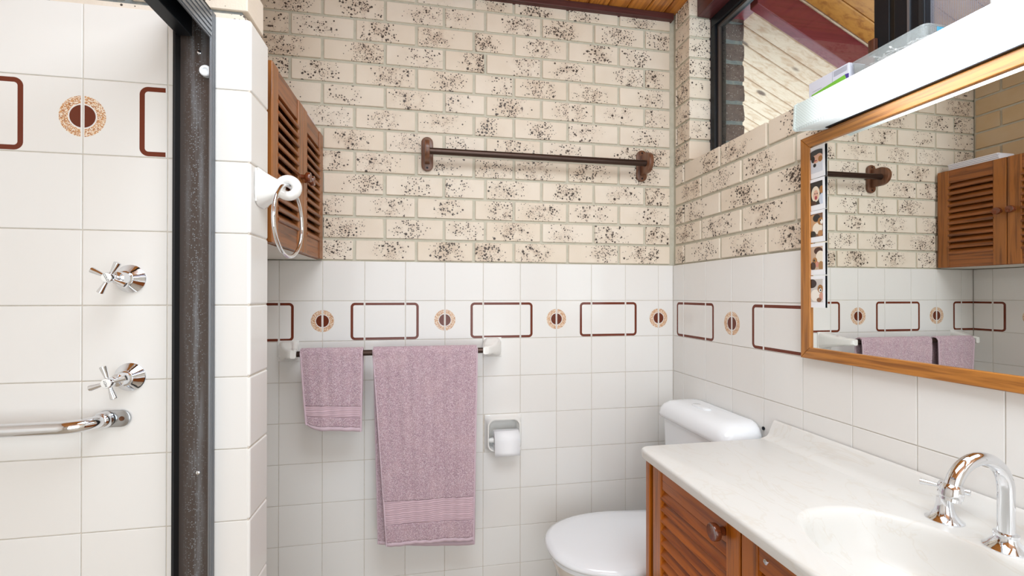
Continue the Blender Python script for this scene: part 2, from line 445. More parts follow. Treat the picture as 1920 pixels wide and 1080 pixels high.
# right wall under the window
bm = B(); box(bm, 0.0022, 0.26, -3.7, 0.16, 0, ZT-0.001)
wall_right = struct('wall_right', bm, M['grout'])
bm = B(); box(bm, 0.0105, 0.1, -3.7, 0.16, ZT-0.001, ZSILL-0.004); box(bm, 0.0105, 0.1, -0.111, 0.16, ZSILL-0.004, ZC+0.02)
box(bm, 0.0105, 0.26, -3.7, -2.45, ZSILL-0.004, ZC)
struct('mortar_bed', bm, M['mortar'], wall_right)
cols = [(0.0, AR, 2, AR-T)]
for c in range(9): cols.append((AR+c*T, AR+(c+1)*T, (1, 0, 2)[c % 3], AR+c*T))
tile_run(wall_right, lambda s, z: (0, -s, z), -PI/2, cols, ROWS, 1)
RJ = {0: [-.1970, -.4295, -.6592, -.889, -1.119, -1.349], 1: [-.0780, -.3150, -.5478, -.777, -1.007, -1.237]}
for c in range(7, 12):
    js = [-0.0115]+RJ[c % 2]+[-1.45]
    z0, z1 = course_z(c)
    for a, b in zip(js, js[1:]):
        a2 = a-0.0055 if a < -0.02 else a; b2 = b+0.0055
        d = rnd.uniform(0, 0.002)
        dep = 0.098 if c == 7 else 0.03
        brick(wall_right, M['brick'], (a2-b2, dep, z1-z0), (0.003+dep/2+d, (a2+b2)/2, (z0+z1)/2), -PI/2)
for c in range(-1, 7):
    z0, z1 = course_z(c)
    if c % 2 == 0: segs = [(-0.0115, -0.1185)]
    else: segs = [(-0.0115, -0.0200), (-0.0290, -0.1185)]
    for a, b in segs:
        brick(wall_right, M['brick'], (a-b, 0.096, z1-z0), (0.0035+0.048+rnd.uniform(0, .0015), (a+b)/2, (z0+z1)/2), -PI/2)

# shower wall and the free-standing nib that ends it
bm = B(); box(bm, -2.6, XN-0.0022, YS+0.0022, YNB-0.004, 0, 1.886)
wall_nib = struct('wall_nib', bm, M['grout'])
struct('mortar_bed', bx(-2.6, XN-0.022, YS+0.0135, YNB-0.012, 1.886, ZC+0.02), M['mortar_out_shade'], wall_nib)  # greyer mortar than indoors elsewhere: shadow on the nib joints put into the colour
SX, SZ = -1.7264, 1.8868
ROWS_S = rows_down(SZ, 12, 0.0625)
cols = []
for k in range(-5, 1): cols.append((SX+(k-1)*T, SX+k*T, {0: 0, -1: 1, -2: 2, -3: 0, -4: 1, -5: 2}[k], SX+(k-1)*T))
cols.append((SX, SX+T, 2, SX)); cols.append((SX+T, XN-0.0042, None, SX+T))
tile_run(wall_nib, lambda s, z: (s, YS, z), 0, cols, ROWS_S, 1)
for j, (z0, z1) in enumerate(ROWS_S):   # rounded edge tiles wrapping the nib end
    bm = bx(XN-0.011, XN, YS+0.0012, YNB-0.0008, z0+G, z1-G, bev=0.004, seg=3)
    obj('tile', bm, M['tile'], wall_nib)
for c in range(0, 7):
    z0, z1 = 1.9085+CH*c, 1.9085+CH*c+0.0745
    if c == 6: z1 = ZC
    d = XN-0.0105
    xs = [d, d-0.11] if c % 2 else [d, d-0.225]
    while xs[-1] > -2.45: xs.append(xs[-1]-0.229)
    for a, b in zip(xs, xs[1:]):
        a2 = a if a == d else a-0.0055
        brick(wall_nib, M['brick_pale'], (a2-b-0.0055, 0.0955, z1-z0), ((a2+b+0.0055)/2, YS+0.0555, (z0+z1)/2))
xs = [XN-0.0105, XN-0.15, XN-0.379, XN-0.608, XN-0.837, XN-1.066]
for a, b in zip(xs, xs[1:]): brick(wall_nib, M['brick_pale'], (a-b-0.011, 0.0955, 0.0125), ((a+b)/2, YS+0.0555, 1.8935), bev=0.001)

# recess wall behind the nib (seen in the mirror)
bm = B(); box(bm, XR-0.12, XR-0.0022, YNB-0.01, 0.0, 0, ZT-0.001)
wall_left = struct('wall_left', bm, M['grout'])
struct('mortar_bed', bx(XR-0.12, XR-0.0105, YNB-0.01, 0.0, ZT-0.001, ZC+0.02), M['mortar'], wall_left)
q = T-(-AB-10*T-XR)
cols = [(0.0, T-(abs(XR)-(AB+10*T)), 1, -(abs(XR)-(AB+10*T)))]
e = cols[0][1]
cols = [(0.0, e, 1, e-T)]
for c in range(3): cols.append((e+c*T, e+(c+1)*T, (0, 2, 1)[c], e+c*T))
cols.append((e+3*T, 0.64, 0, e+3*T))
for s0, s1, kind, sl in cols:
    for j, (z0, z1) in enumerate(ROWS):
        mid = sl+T/2; zm = z0+T/2 if z1-z0 > T*0.98 else z1-T/2
        k2 = {0: 2, 1: 1, 2: 0}[kind]    # this wall is read the other way round
        mat = M['t%d' % k2] if j == 1 else M['tile']
        put_tile(wall_left, tile_piece(mat, -(s1-G-mid), -(s0+G-mid), z0+G-zm, z1-G-zm), (XR, -mid, zm), PI/2)
for c in range(-1, 12):
    js = [-0.004]+([-.11, -.339, -.568] if c % 2 else [-.225, -.454])+[YNB]
    z0, z1 = course_z(c)
    for a, b in zip(js, js[1:]):
        brick(wall_left, M['brick_plain'], (a-b-0.011, 0.03, z1-z0), (XR-0.0178, (a+b)/2, (z0+z1)/2), PI/2)

# the rest of the room shell, behind and beside the camera
wall_plain = Mat('plain_wall_tile', '#e9e4dc', 0.2)
def grid_tile():
    m = wall_plain; x, y, z = m.xyz(m.coord('Object'))
    f = lambda a: ((a/T).m('FRACT')-0.5).ab().gt(0.492)
    m.mix(f(x+0.003).mx(f(y+0.003)).mx(f(z+0.003)), '#b9ac9c'); return m.mat
grid_tile()
struct('wall_shower', bx(-2.62, -2.5, -3.7, YS, 0, ZC), wall_plain.mat)
struct('wall_front', bx(-2.62, 0.26, -3.82, -3.7, 0, ZC), wall_plain.mat)
fl = Mat('floor_tile', '#b8ab99', 0.35)
x, y, z = fl.xyz(fl.coord('Object')); f = lambda a: ((a/0.1).m('FRACT')-0.5).ab().gt(0.485); fl.mix(f(x).mx(f(y)), '#8d8273')
struct('floor', bx(-2.62, 0.26, -3.82, 0.16, -0.1, 0.0), fl.mat)

# ceiling: varnished boards running towards the viewer
ceiling = struct('ceiling', bx(-2.62, 0.2, -3.82, 0.16, ZC+0.012, ZC+0.05), M['trim'])
P = 0.0855
pl = obj('plank', bx(-P/2+0.0014, P/2-0.0014, -1.92, 1.92, 0, 0.014, bev=0.0045, seg=1), M['ceil'], ceiling)
k = 0
while True:
    xc = 0.0385-P/2-k*P
    if xc < -2.6: break
    o = pl if k == 0 else dup(pl, ceiling)
    o.location = (xc, -1.92, ZC); k += 1
bm = bx(XR, -0.004, -0.016, 0.012, ZC-0.0285, ZC-0.0005, bev=0.002)
struct('trim_1', bm, M['trim'])
bm = bx(0.0385, 0.17, -3.7, -0.1188, 2.4427, ZC+0.02, bev=0.003)
struct('trim_2', bm, M['beam'])

# ------------------------------------------------------------------ window
window = struct('window_1', bx(0.100, 0.150, -2.45, -0.119, 2.402, 2.4425, bev=0.002), M['black'])
def wpart(name, bm, mat, **k): o = obj(name, bm, mat, window, **k); return o
wpart('jamb', bx(0.100, 0.152, -0.146, -0.1195, ZSILL, 2.402, bev=0.002), M['black'])
wpart('glazing_bead', bx(0.112, 0.126, -0.154, -0.146, ZSILL, 2.402, bev=0.001), M['jamb'])
wpart('glazing_bead', bx(0.112, 0.126, -0.82, -0.154, 2.391, 2.402, bev=0.001), M['jamb'])
wpart('sill_rail', bx(0.100, 0.152, -2.45, -0.146, ZSILL-0.004, ZSILL+0.022, bev=0.002), M['black'])
wpart('stile', bx(0.100, 0.125, -0.853, -0.8125, ZSILL+0.022, 2.402, bev=0.002), M['black'])
wpart('stile', bx(0.097, 0.125, -0.938, -0.8665, ZSILL+0.022, 2.402, bev=0.002), M['black'])
wpart('stile_rib', bx(0.094, 0.097, -0.905, -0.900, ZSILL+0.022, 2.402), M['header'])
wpart('stile_rib', bx(0.094, 0.097, -0.936, -0.926, ZSILL+0.022, 2.402), M['blackmatte'])
wpart('catch', bx(0.088, 0.100, -0.824, -0.806, 1.925, 1.966, bev=0.002), M['latch'])
wpart('pane', bx(0.118, 0.121, -0.8125, -0.146, ZSILL+0.022, 2.402), M['pane'])
wpart('pane', bx(0.136, 0.139, -2.45, -0.853, ZSILL+0.022, 2.402), M['pane'])
wpart('insect_screen', bx(0.1125, 0.1130, -2.43, -0.938, ZSILL+0.022, 2.402), M['screen'])

# ------------------------------------------------------------------ outside the window: brick pier end, raked soffit, rafter, wall plate
pier = thing('brick_pier', 'rough dark brown brick pier end outside the clear window pane', 'pier', (0.215, -0.119, 0))
obj('mortar_core', bx(-0.045, 0.036, 0.004, 0.3, 1.5, 2.46), M['mortar_out_shade'], pier)
for c in range(-1, 11):
    z0, z1 = course_z(c)
    if z0 > 2.44: z1 = 2.452
    bm = bx(-0.0475, 0.045, 0.0, 0.22, z0, z1-0.002, bev=0.009, seg=2)
    bmesh.ops.subdivide_edges(bm, edges=list(bm.edges), cuts=2, use_grid_fill=True)
    for v in bm.verts:
        n = noise.noise_vector(v.co*60+Vector((c*7, 0, 0)))*0.0045; v.co += Vector((n.x, n.y*0.6, n.z*0.7))
    obj('brick', bm, M['brick_dark'], pier, smooth=60)
SL = 0.48
def soff(x, z0): return z0-SL*(x-0.2)
eave = thing('eave', 'sloping timber eave lining of narrow boards seen through the window', 'eave', (0.2, 0, 2.55))
Ps = 0.0815
ln = 1.5
def plank(y0, y1, mat):
    bm = bx(0, ln, y0+0.0018, y1-0.0018, 0, 0.015, bev=0.003, seg=1)
    for v in bm.verts: v.co.z -= SL*v.co.x
    return obj('plank', bm, mat, eave)
y = -0.225+0.2; 
yb = -0.0285-2*Ps
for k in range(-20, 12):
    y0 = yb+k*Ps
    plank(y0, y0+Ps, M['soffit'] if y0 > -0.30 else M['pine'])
bm = bx(0, ln, -2.6, 1.4, 0.0155, 0.03)
for v in bm.verts: v.co.z -= SL*v.co.x
obj('backing', bm, M['caby'], eave)
bm = bx(0, ln, -0.2665, -0.2245, -0.125, -0.001, bev=0.003)
for v in bm.verts: v.co.z -= SL*v.co.x
tag(obj('rafter', bm, M['maroon'], None, loc=(0.2, 0, 2.55)), 'dark red painted rafter slanting down outside the window', 'rafter')
bm = bx(0.172, 0.262, -3.7, 0.5, 2.455, 2.60, bev=0.003)
tag(obj('wall_plate', bm, M['maroon']), 'red painted wall plate above the brown brick pier outside', 'beam')

# ------------------------------------------------------------------ mirror and its frame
mir = thing('mirror', 'large wall mirror in a golden oak frame above the vanity', 'mirror', (0, -0.7045, 1.1275))
y0, y1, z0, z1, fw = 0.0, -1.2, 0.0, 0.608, 0.0305
def frail(name, pts, mat):
    bm = B(); prism(bm, pts, -0.0215, 0.0, lambda a, b, d: (d, a, b), bev=0.002); return obj(name, bm, mat, mir)
frail('frame_rail', [(y0, z0), (y0, z1), (y0-fw, z1-fw), (y0-fw, z0+fw)], M['framez'])
frail('frame_rail', [(y0, z1), (y1, z1), (y1+fw, z1-fw), (y0-fw, z1-fw)], M['framey'])
frail('frame_rail', [(y0, z0), (y0-fw, z0+fw), (y1+fw, z0+fw), (y1, z0)], M['framey'])
frail('frame_rail', [(y1, z0), (y1+fw, z0+fw), (y1+fw, z1-fw), (y1, z1)], M['framez'])
obj('mirror_glass', bx(-0.015, -0.004, y1+fw-0.004, y0-fw+0.004, z0+fw-0.004, z1-fw+0.004), M['mirror'], mir)

# snapshots tucked behind the mirror frame; z of top and bottom edge, lean
BL, SK, DK, DG = '#e9dcc6', '#dfb39c', '#2b2828', '#a8743f'
snaps = [
    (1.6590, 3.0, '#d9dde6', [(0, .02, .03, .013, '#3a3d40'), (-.002, .008, .014, .011, SK), (.008, .012, .012, .009, SK), (-.011, .009, .006, .009, DK), (.013, .006, .007, .008, DG), (-.003, .004, .005, .002, '#b05a5a'), (-.006, -.008, .005, .005, DK)], 'top snapshot on the mirror, woman resting her face sideways on white'),
    (1.5720, 3.5, '#2e2c2b', [(-.003, .001, .0135, .021, BL), (-.002, -.002, .0085, .014, SK), (-.002, -.009, .004, .005, '#a8434c'), (.017, .010, .007, .010, DG), (.018, -.016, .010, .016, '#c9d2e2'), (-.012, -.024, .011, .008, '#4a3128'), (-.005, .002, .002, .0015, DK), (.002, .002, .002, .0015, DK)], 'second snapshot down on the mirror, blonde woman with open mouth'),
    (1.4860, 1.0, '#7c5a45', [(-.012, .010, .016, .022, '#c79a70'), (0, .022, .012, .010, DK), (.003, -.006, .016, .015, '#efe3d2'), (.013, .012, .009, .010, DG), (.016, .010, .004, .006, '#f1ece4'), (.013, .014, .002, .002, DK), (-.012, -.022, .010, .010, DK), (.012, -.020, .008, .008, '#b98557')], 'third snapshot down on the mirror, pale hair against a small dog, dark corner'),
    (1.3975, 1.5, '#c8ab93', [(.006, .022, .014, .010, '#4b2d25'), (.012, .006, .014, .016, '#efe2cf'), (-.006, -.004, .008, .009, DG), (-.008, -.003, .003, .003, DK), (.002, -.014, .006, .008, '#cf8f7c'), (-.012, -.018, .009, .011, '#4a332a'), (.014, -.018, .008, .012, '#a97f52')], 'fourth snapshot down on the mirror, blonde hair leaning onto a dark nosed dog'),
    (1.3100, 0.5, '#cfc9c4', [(-.016, .022, .016, .012, '#3b2a27'), (-.004, -.010, .016, .016, '#f3ece2'), (.012, .008, .009, .011, DG), (.012, .004, .005, .005, '#f1ece4'), (.009, .010, .002, .002, DK), (.013, .004, .0025, .0025, DK), (.016, -.012, .008, .010, '#d49a86'), (.008, -.022, .008, .006, '#8a5f42')], 'lowest snapshot on the mirror, white hair beside a tan and white dog'),
]
for zc, lean, bgc, blobs, lab in snaps:
    t = thing('snapshot', lab, 'photograph', (-0.0165, -0.7330, zc), 0, 'snapshots along the mirror edge')
    t.rotation_euler = (R(lean*0.4), 0, -PI/2-R(2.0))
    obj('card', bx(-0.001, 0.0485, -0.0006, 0.0, -0.0425, 0.0425), M['photo_edge'], t)
    obj('backing', bx(-0.001, 0.0485, 0.0, 0.0005, -0.0425, 0.0425), M['photo_back'], t)
    obj('print', bx(-0.0205, 0.0200, -0.0009, -0.0006, -0.028, 0.034), photo_mat('snapshot_print', bgc, blobs), t, loc=(0.0215, 0, 0))

# ------------------------------------------------------------------ fluorescent fitting over the mirror
ft = thing('fluorescent_fitting', 'long glowing fluorescent fitting with prismatic diffuser above the mirror', 'light fitting', (0, -0.772, 1.729))
obj('back_tray', bx(-0.014, 0.0, -1.215, -0.004, 0.009, 0.072), M['sticker'], ft)
obj('gap_shade', bx(-0.030, -0.0145, -1.212, -0.022, 0.0066, 0.0105), M['black'], ft)  # dark strip standing in for the shaded gap between fitting and mirror frame
prof = [(-0.0145, 0.0108), (-0.032, 0.0086), (-0.099, 0.0), (-0.1065, 0.0045), (-0.1030, 0.0660), (-0.0945, 0.0720), (-0.0145, 0.0740)]
bm = B(); prism(bm, prof, -1.215, -0.0065, lambda a, b, d: (a, d, b), bev=0.0015); obj('diffuser', bm, M['diffuser'], ft)
bm = B(); prism(bm, [(a*1.015, (b-0.037)*1.03+0.037) for a, b in prof], -0.0065, 0.0, lambda a, b, d: (a, d, b), bev=0.0012); obj('end_cap', bm, M['diffuser'], ft)

# things standing on the window ledge behind the fitting
t = thing('carton', 'white and green printed carton lying on the window ledge', 'box', (0.02, -0.753, ZSILL))
obj('body', bx(0, 0.05, -0.062, 0.062, 0, 0.0545, bev=0.0008), M['card'], t)
bm = B(); prism(bm, [(0.058, 0.006), (0.052, 0.0190), (-0.050, 0.0280), (-0.0575, 0.006)], -0.0006, 0.0, lambda a, b, d: (d, a, b)); obj('stripe', bm, M['green'], t)
bm = B(); prism(bm, [(-0.0505, 0.0285), (-0.0618, 0.0270), (-0.0618, 0.010), (-0.0575, 0.010)], -0.0006, 0.0, lambda a, b, d: (d, a, b)); obj('stripe_edge', bm, M['violet'], t)
bm = B()
for i in range(6): box(bm, -0.0005, 0, -0.057, -0.018, 0.0375+i*0.0024, 0.0382+i*0.0024)
box(bm, -0.0005, 0, 0.02, 0.05, 0.026, 0.0266); box(bm, -0.0005, 0, -0.0145, -0.014, 0.024, 0.053); obj('print_lines', bm, M['grey'], t)['kind'] = 'stuff'
t = thing('plastic_tub', 'clear frosted plastic tub of cotton buds on the window ledge', 'tub', (0.055, -0.908, ZSILL))
bm = B(); prof = rrect(0.035, 0.088, 0.012)
ring = lambda s, z: [(p[0]*s, p[1]*(1-(1-s)*0.4), z) for p in prof]
loft(bm, [ring(0.93, 0), ring(1.0, 0.044), ring(1.045, 0.044), ring(1.045, 0.048), ring(0.97, 0.048), ring(0.97, 0.044), ring(0.90, 0.003)]); obj('tub_body', bm, M['milky'], t, smooth=40)
obj('tub_label', bx(-0.004, 0.018, -0.0895, -0.0885, 0.034, 0.043), M['cyan'], t)
bm = B()
for i in range(90):
    p = Vector((rnd.uniform(-.022, .022), rnd.uniform(-.055, .06), rnd.uniform(.008, .036))); d = Vector((rnd.uniform(-.4, .4), rnd.uniform(-1, 1), rnd.uniform(-.12, .12))).normalized()
    e = d*0.020
    tube(bm, [p-e, p-e*0.72, p-e*0.7, p+e*0.7, p+e*0.72, p+e], [0.0012, 0.0024, 0.001, 0.001, 0.0024, 0.0012], 6)
tag(obj('cotton_buds', bm, M['cotton'], None, loc=(0.055, -0.908, ZSILL)), 'loose white cotton buds heaped inside the frosted tub', 'cotton buds', kind='stuff')
bm = B(); lathe(bm, [(0.020, 0), (0.0215, 0.003), (0.0215, 0.014), (0.018, 0.018)], (0, 0, 0), (0, 0, 1), 24)
tag(obj('pink_cap', bm, M['pink'], None, loc=(0.062, -0.300, ZSILL), smooth=40), 'bright pink round cap on the window ledge beside the frame', 'cap')
t = thing('lotion_bottle', 'white lotion bottle standing on the window ledge by the insect screen', 'bottle', (0.062, -1.115, ZSILL))
bm = B(); lathe(bm, [(0.024, 0), (0.026, 0.004), (0.026, 0.085), (0.02, 0.10), (0.011, 0.106)], n=28); obj('bottle_body', bm, M['plastic'], t, smooth=40)
bm = B(); lathe(bm, [(0.012, 0.106), (0.012, 0.126), (0.010, 0.128)], n=24); obj('bottle_cap', bm, M['sticker'], t, smooth=40)
obj('bottle_label', bx(-0.0268, -0.0262, -0.008, 0.010, 0.045, 0.06), M['navy'], t)

# ------------------------------------------------------------------ upper wooden towel rod
rod = thing('wall_rod', 'long bronze rod on walnut brackets across the speckled brick wall', 'towel rail', (-0.5985, 0.003, 1.852))
for sx in (-0.4515, 0.4495):
    bm = B(); prism(bm, stadium(0.0455, 0.133), -0.013, 0.0, lambda a, b, d, s=sx: (a+s, d, b), bev=0.003)
    obj('wall_plate', bm, M['bracket'], rod, smooth=40)
    pr = [(-0.012, 0.041)]
    for i in range(13): tt = R(84-168*i/12); pr.append((-0.056-0.043*math.cos(tt), 0.0425*math.sin(tt)))
    pr.append((-0.012, -0.041))
    bm = B(); prism(bm, pr, sx-0.0095, sx+0.0095, lambda a, b, d: (d, a, b), bev=0.002); obj('arm', bm, M['bracket'], rod, smooth=40)
    for zz in (-0.0545, 0.0545):
        bm = B(); lathe(bm, [(0.004, 0), (0.003, 0.0012)], (sx, -0.013, zz), (0, -1, 0), 12); obj('screw', bm, M['black'], rod)
bm = B(); tube(bm, [(-0.4420, -0.063, -0.004), (0.4400, -0.063, -0.004)], 0.0125, 24); obj('rod', bm, M['bronze'], rod, smooth=40)

# ------------------------------------------------------------------ ceramic towel rail
rail = thing('towel_rail', 'bronze towel rail between white ceramic brackets on the tiled back wall', 'towel rail', (-1.17, 0, 1.0925))
YR = -0.107
for sx, s in ((-0.3855, 1), (0.3780, -1)):
    rings = []
    n = 24
    for k in range(9):
        f = k/8; yy = -0.001-0.1215*f
        e = f**1.5
        hw = 0.0365*(1-e)+0.0125*e; hh = 0.0385*(1-min(1, f*1.4)**0.8)+0.0165*min(1, f*1.4)**0.8
        cx = sx+s*((0.0485 if s > 0 else 0.0410)*f**1.2)
        if k == 8: hw *= 0.8; hh *= 0.8
        rings.append([(cx+a, yy, b) for a, b in rrect(hw, hh, min(hw, hh)*0.55, 5)])
    bm = B(); box(bm, sx-0.0370, sx+0.0370, -0.004, 0.001, -0.0385, 0.0385, bev=0.0015); loft(bm, rings)
    obj('bracket', bm, M['ceramic'], rail, smooth=50)
bm = B(); tube(bm, [(-0.332, YR, 0), (0.332, YR, 0)], 0.0105, 20); obj('rod', bm, M['bronze'], rail, smooth=40)

def towel(name, label, cat, xl0, xr0, xl1, xr1, zf, zb, xlb, xrb, zband, loc, seed, wav=0.006, corner=0.0):
    """front leaf hangs to zf, back leaf to zb; xl0..xr0 at the rod, xl1..xr1 at the hem (front), xlb..xrb at the back hem"""
    t = thing(name, label, cat, loc)
    rr = 0.0175
    def path(s):           # s<0 back leaf, s>0 front leaf; s measured from the top
        L = PI/2*rr
        a = abs(s); sg = 1 if s > 0 else -1
        if a < L: th = a/rr; return YR-sg*rr*math.sin(th), rr*math.cos(th)
        return YR-sg*rr, -(a-L)
    def sheet(s0, s1, ds, dx, jit, off=0.0):
        n = max(2, int(abs(s1-s0)/ds)); bm = B(); rows = []
        for i in range(n+1):
            s = s0+(s1-s0)*i/n
            y, z = path(s)
            tot = (-zf if s > 0 else -zb)+PI/2*rr
            f = min(1.0, abs(s)/tot)
            a = xl0+((xl1 if s > 0 else xlb)-xl0)*f; b = xr0+((xr1 if s > 0 else xrb)-xr0)*f
            m = int((xr0-xl0)/dx); row = []
            for j in range(m+1):
                u = j/m; x = a+(b-a)*u
                w = wav*f*(math.sin(u*7+seed+f*1.5)+0.6*math.sin(u*15+seed*2.3-f*2))+0.0016*math.sin(u*(xr0-xl0)*150+seed)*min(1, abs(s)/0.03)
                yy = y+(w-0.006*f)*(1 if s > 0 else 0.35)
                zz = z+0.006*f*math.sin(u*3.1+seed)*(1 if s > 0 else 0.6)
                if s > 0 and corner: zz += corner*f**6*max(0, 1-u*3.2)**2
                if s < 0: zz += 0.030*f*f*(1-u)**1.5
                if jit:
                    nn = noise.noise(Vector((x*170, zz*170, s*60+seed)))+0.6*noise.noise(Vector((x*420, zz*420, s*200)))
                    yy -= jit*nn*(1 if s > 0 else -1); zz += jit*0.8*noise.noise(Vector((x*380+9, seed, s*300))) if abs(s) < 0.03 else 0
                yy = min(yy, -0.010)
                row.append(bm.verts.new((x, yy-(off if s > 0 else -off), zz)))
            rows.append(row)
        for a, b in zip(rows, rows[1:]):
            for j in range(len(a)-1): bm.faces.new((a[j], a[j+1], b[j+1], b[j]))
        return bm
    def part(nm, bm, mat, th):
        o = obj(nm, bm, mat, t, smooth=70)
        md = o.modifiers.new('thick', 'SOLIDIFY'); md.thickness = th; md.offset = 0
        return o
    L = PI/2*rr
    f0, f1 = -zband[0]+L, -zband[1]+L; fe = -zf+L; be = -zb+L; hem = 0.014
    part('pile', sheet(-be+hem, f0, 0.0042, 0.0042, 0.0019), M['towel'], 0.007)
    part('woven_band', sheet(f0, f1, 0.006, 0.006, 0.0), M['band'], 0.0045)
    part('pile', sheet(f1, fe-hem, 0.0042, 0.0042, 0.0019), M['towel'], 0.007)
    part('hem', sheet(fe-hem, fe, 0.005, 0.006, 0.0), M['hem'], 0.006)
    part('hem', sheet(-be, -be+hem, 0.005, 0.006, 0.0), M['hem'], 0.006)
    for xa, xb, xc in ((xl0, xl1, xlb), (xr0, xr1, xrb)):
        pts = []
        for i in range(41):
            s = -be+(fe+be)*i/40; y, z = path(s); f = min(1, abs(s)/((fe if s > 0 else be)))
            u = 0 if xa == xl0 else 1
            w = wav*f*(math.sin(u*7+seed+f*1.5)+0.6*math.sin(u*15+seed*2.3-f*2))
            zz = z+0.006*f*math.sin(u*3.1+seed)*(1 if s > 0 else 0.6)
            if s > 0 and corner and u == 0: zz += corner*f**6
            if s < 0 and u == 0: zz += 0.030*f*f
            pts.append((xa+((xb if s > 0 else xc)-xa)*f, min(y+(w-0.006*f)*(1 if s > 0 else 0.35), -0.010), zz))
        bm = B(); tube(bm, pts, 0.0036, 8); obj('selvedge', bm, M['hem'], t, smooth=70)
    return t
z_r = 1.0925
towel('hand_towel', 'small mauve hand towel hanging left of the bath towel', 'towel', -1.4825, -1.2772, -1.4610, -1.2790, 0.822-z_r, 0.84-z_r, -1.462, -1.285, (0.909-z_r, 0.868-z_r), (0, 0, z_r), 1.0, 0.003, 0.022)
towel('bath_towel', 'large mauve bath towel folded over the ceramic rail', 'towel', -1.2400, -0.8660, -1.1890, -0.8800, 0.402-z_r, 0.362-z_r, -1.222, -0.874, (0.562-z_r, 0.478-z_r), (0, 0, z_r), 2.4, 0.005, 0.0)

# ------------------------------------------------------------------ recessed paper holder
hold = thing('paper_holder', 'white ceramic toilet paper holder set into the tiles', 'paper holder', (tp_x, 0, tp_z))
def rr3(h, hz, r, y): return [(a, y, b) for a, b in rrect(h, hz, r, 6)]
bm = B()
loft(bm, [rr3(0.0752, 0.0752, 0.002, 0.0055), rr3(0.0752, 0.0752, 0.002, -0.0005), rr3(0.0745, 0.0745, 0.004, -0.0015), rr3(0.0738, 0.0738, 0.02, -0.0018), rr3(0.070, 0.068, 0.026, -0.012), rr3(0.068, 0.066, 0.028, -0.028), rr3(0.0655, 0.0635, 0.028, -0.032), rr3(0.0615, 0.0595, 0.026, -0.031), rr3(0.0605, 0.0585, 0.025, -0.026), rr3(0.056, 0.054, 0.022, 0.022), rr3(0.044, 0.042, 0.02, 0.034)], cap0=False)
obj('holder_body', bm, M['ceramic'], hold, smooth=50)
bm = B(); lathe(bm, [(0.004, -0.0615), (0.009, -0.056), (0.0105, -0.045), (0.0105, 0.045), (0.009, 0.056), (0.004, 0.0615)], (0, -0.018, -0.022), (1, 0, 0), 18); obj('spindle', bm, M['sticker'], hold, smooth=50)
roll = thing('toilet_roll', 'part used white toilet roll in the ceramic holder', 'toilet roll', (tp_x+0.008, -0.018, tp_z-0.022))
bm = B(); lathe(bm, [(0.019, -0.050), (0.0385, -0.050), (0.0395, -0.049), (0.0395, 0.049), (0.0385, 0.050), (0.019, 0.050), (0.019, -0.050)], (0, 0, 0), (1, 0, 0), 40, cap=False); obj('paper_roll', bm, M['paper'], roll, smooth=40)
bm = B(); pts = []
for i in range(9): a = R(80-80*i/8); pts.append((-0.0405*math.cos(a), 0.0405*math.sin(a)))
pts += [(-0.0415, -0.02), (-0.042, -0.036), (-0.044, -0.052)]
loft(bm, [[(-0.050, p[0], p[1]) for p in pts], [(0.0, p[0]-0.0004, p[1]-0.0005) for p in pts], [(0.050, p[0], p[1]+0.001) for p in pts]], False, False, close=False)
o = obj('loose_sheet', bm, M['paper'], roll, smooth=60); md = o.modifiers.new('t', 'SOLIDIFY'); md.thickness = 0.0008

# ------------------------------------------------------------------ wall cabinet with louvred doors
CX = -1.4347
cab = thing('wall_cabinet', 'wooden wall cabinet with two louvred doors beside the nib', 'cabinet', (0, 0, 0))
bm = B(); box(bm, XR+0.001, CX-0.021, -0.560, -0.004, 1.434, 1.452); box(bm, XR+0.001, CX-0.021, -0.560, -0.004, 1.878, 1.897)
box(bm, XR+0.001, CX-0.021, -0.560, -0.542, 1.452, 1.878); box(bm, XR+0.001, CX-0.021, -0.022, -0.004, 1.452, 1.878); box(bm, XR+0.001, XR+0.008, -0.542, -0.022, 1.452, 1.878)
obj('carcass', bm, M['cabz'], cab)
obj('underside', bx(XR+0.002, CX-0.0215, -0.559, -0.005, 1.4322, 1.4338), M['white'], cab)
def louvre_door(parent, y0, y1, z0, z1, xf, th, stile, railt, railb, n, mz, my, side, inner=-1, tilt=34, sw=0.036, st=0.0075):
    """door in the plane x=xf facing inner (-1: -x, +1: +x)"""
    s = inner
    xa, xb = sorted((xf, xf-s*th))
    bm = B(); box(bm, xa, xb, y0, y0+stile, z0, z1, bev=0.0025); box(bm, xa, xb, y1-stile, y1, z0, z1, bev=0.0025)
    d = obj('door', bm, mz, parent)
    rx = sorted((xf-s*0.0035, xf-s*(th-0.003)))
    obj('rail', bx(rx[0], rx[1], y0+stile-0.001, y1-stile+0.001, z1-railt, z1, bev=0.001), my, d)
    obj('rail', bx(rx[0], rx[1], y0+stile-0.001, y1-stile+0.001, z0, z0+railb, bev=0.001), my, d)
    zt, zb = z1-railt, z0+railb; pitch = (zt-zb)/n
    L = y1-y0-2*stile
    bm = B(); a = R(tilt); hw = sw/2; prof = stadium(st, sw, 4)
    # slat: lower edge leans outwards
    prism(bm, [(p[0]*math.cos(a)-p[1]*math.sin(a)*s, p[1]*math.cos(a)+p[0]*math.sin(a)*s) for p in prof], -L/2-0.002, L/2+0.002, lambda p, q, dd: (p, dd, q))
    sl = obj('slat', bm, my, d, smooth=40)
    for i in range(n):
        o = sl if i == 0 else dup(sl, d)
        o.location = (xf-s*(th*0.52), (y0+y1)/2, zb+pitch*(i+0.5))
    return d
KN = [(0.0095, 0.0), (0.0090, 0.010), (0.0120, 0.0130), (0.0172, 0.0160), (0.0182, 0.0185), (0.0182, 0.0275), (0.0170, 0.0290), (0.0155, 0.0288), (0.006, 0.0262)]
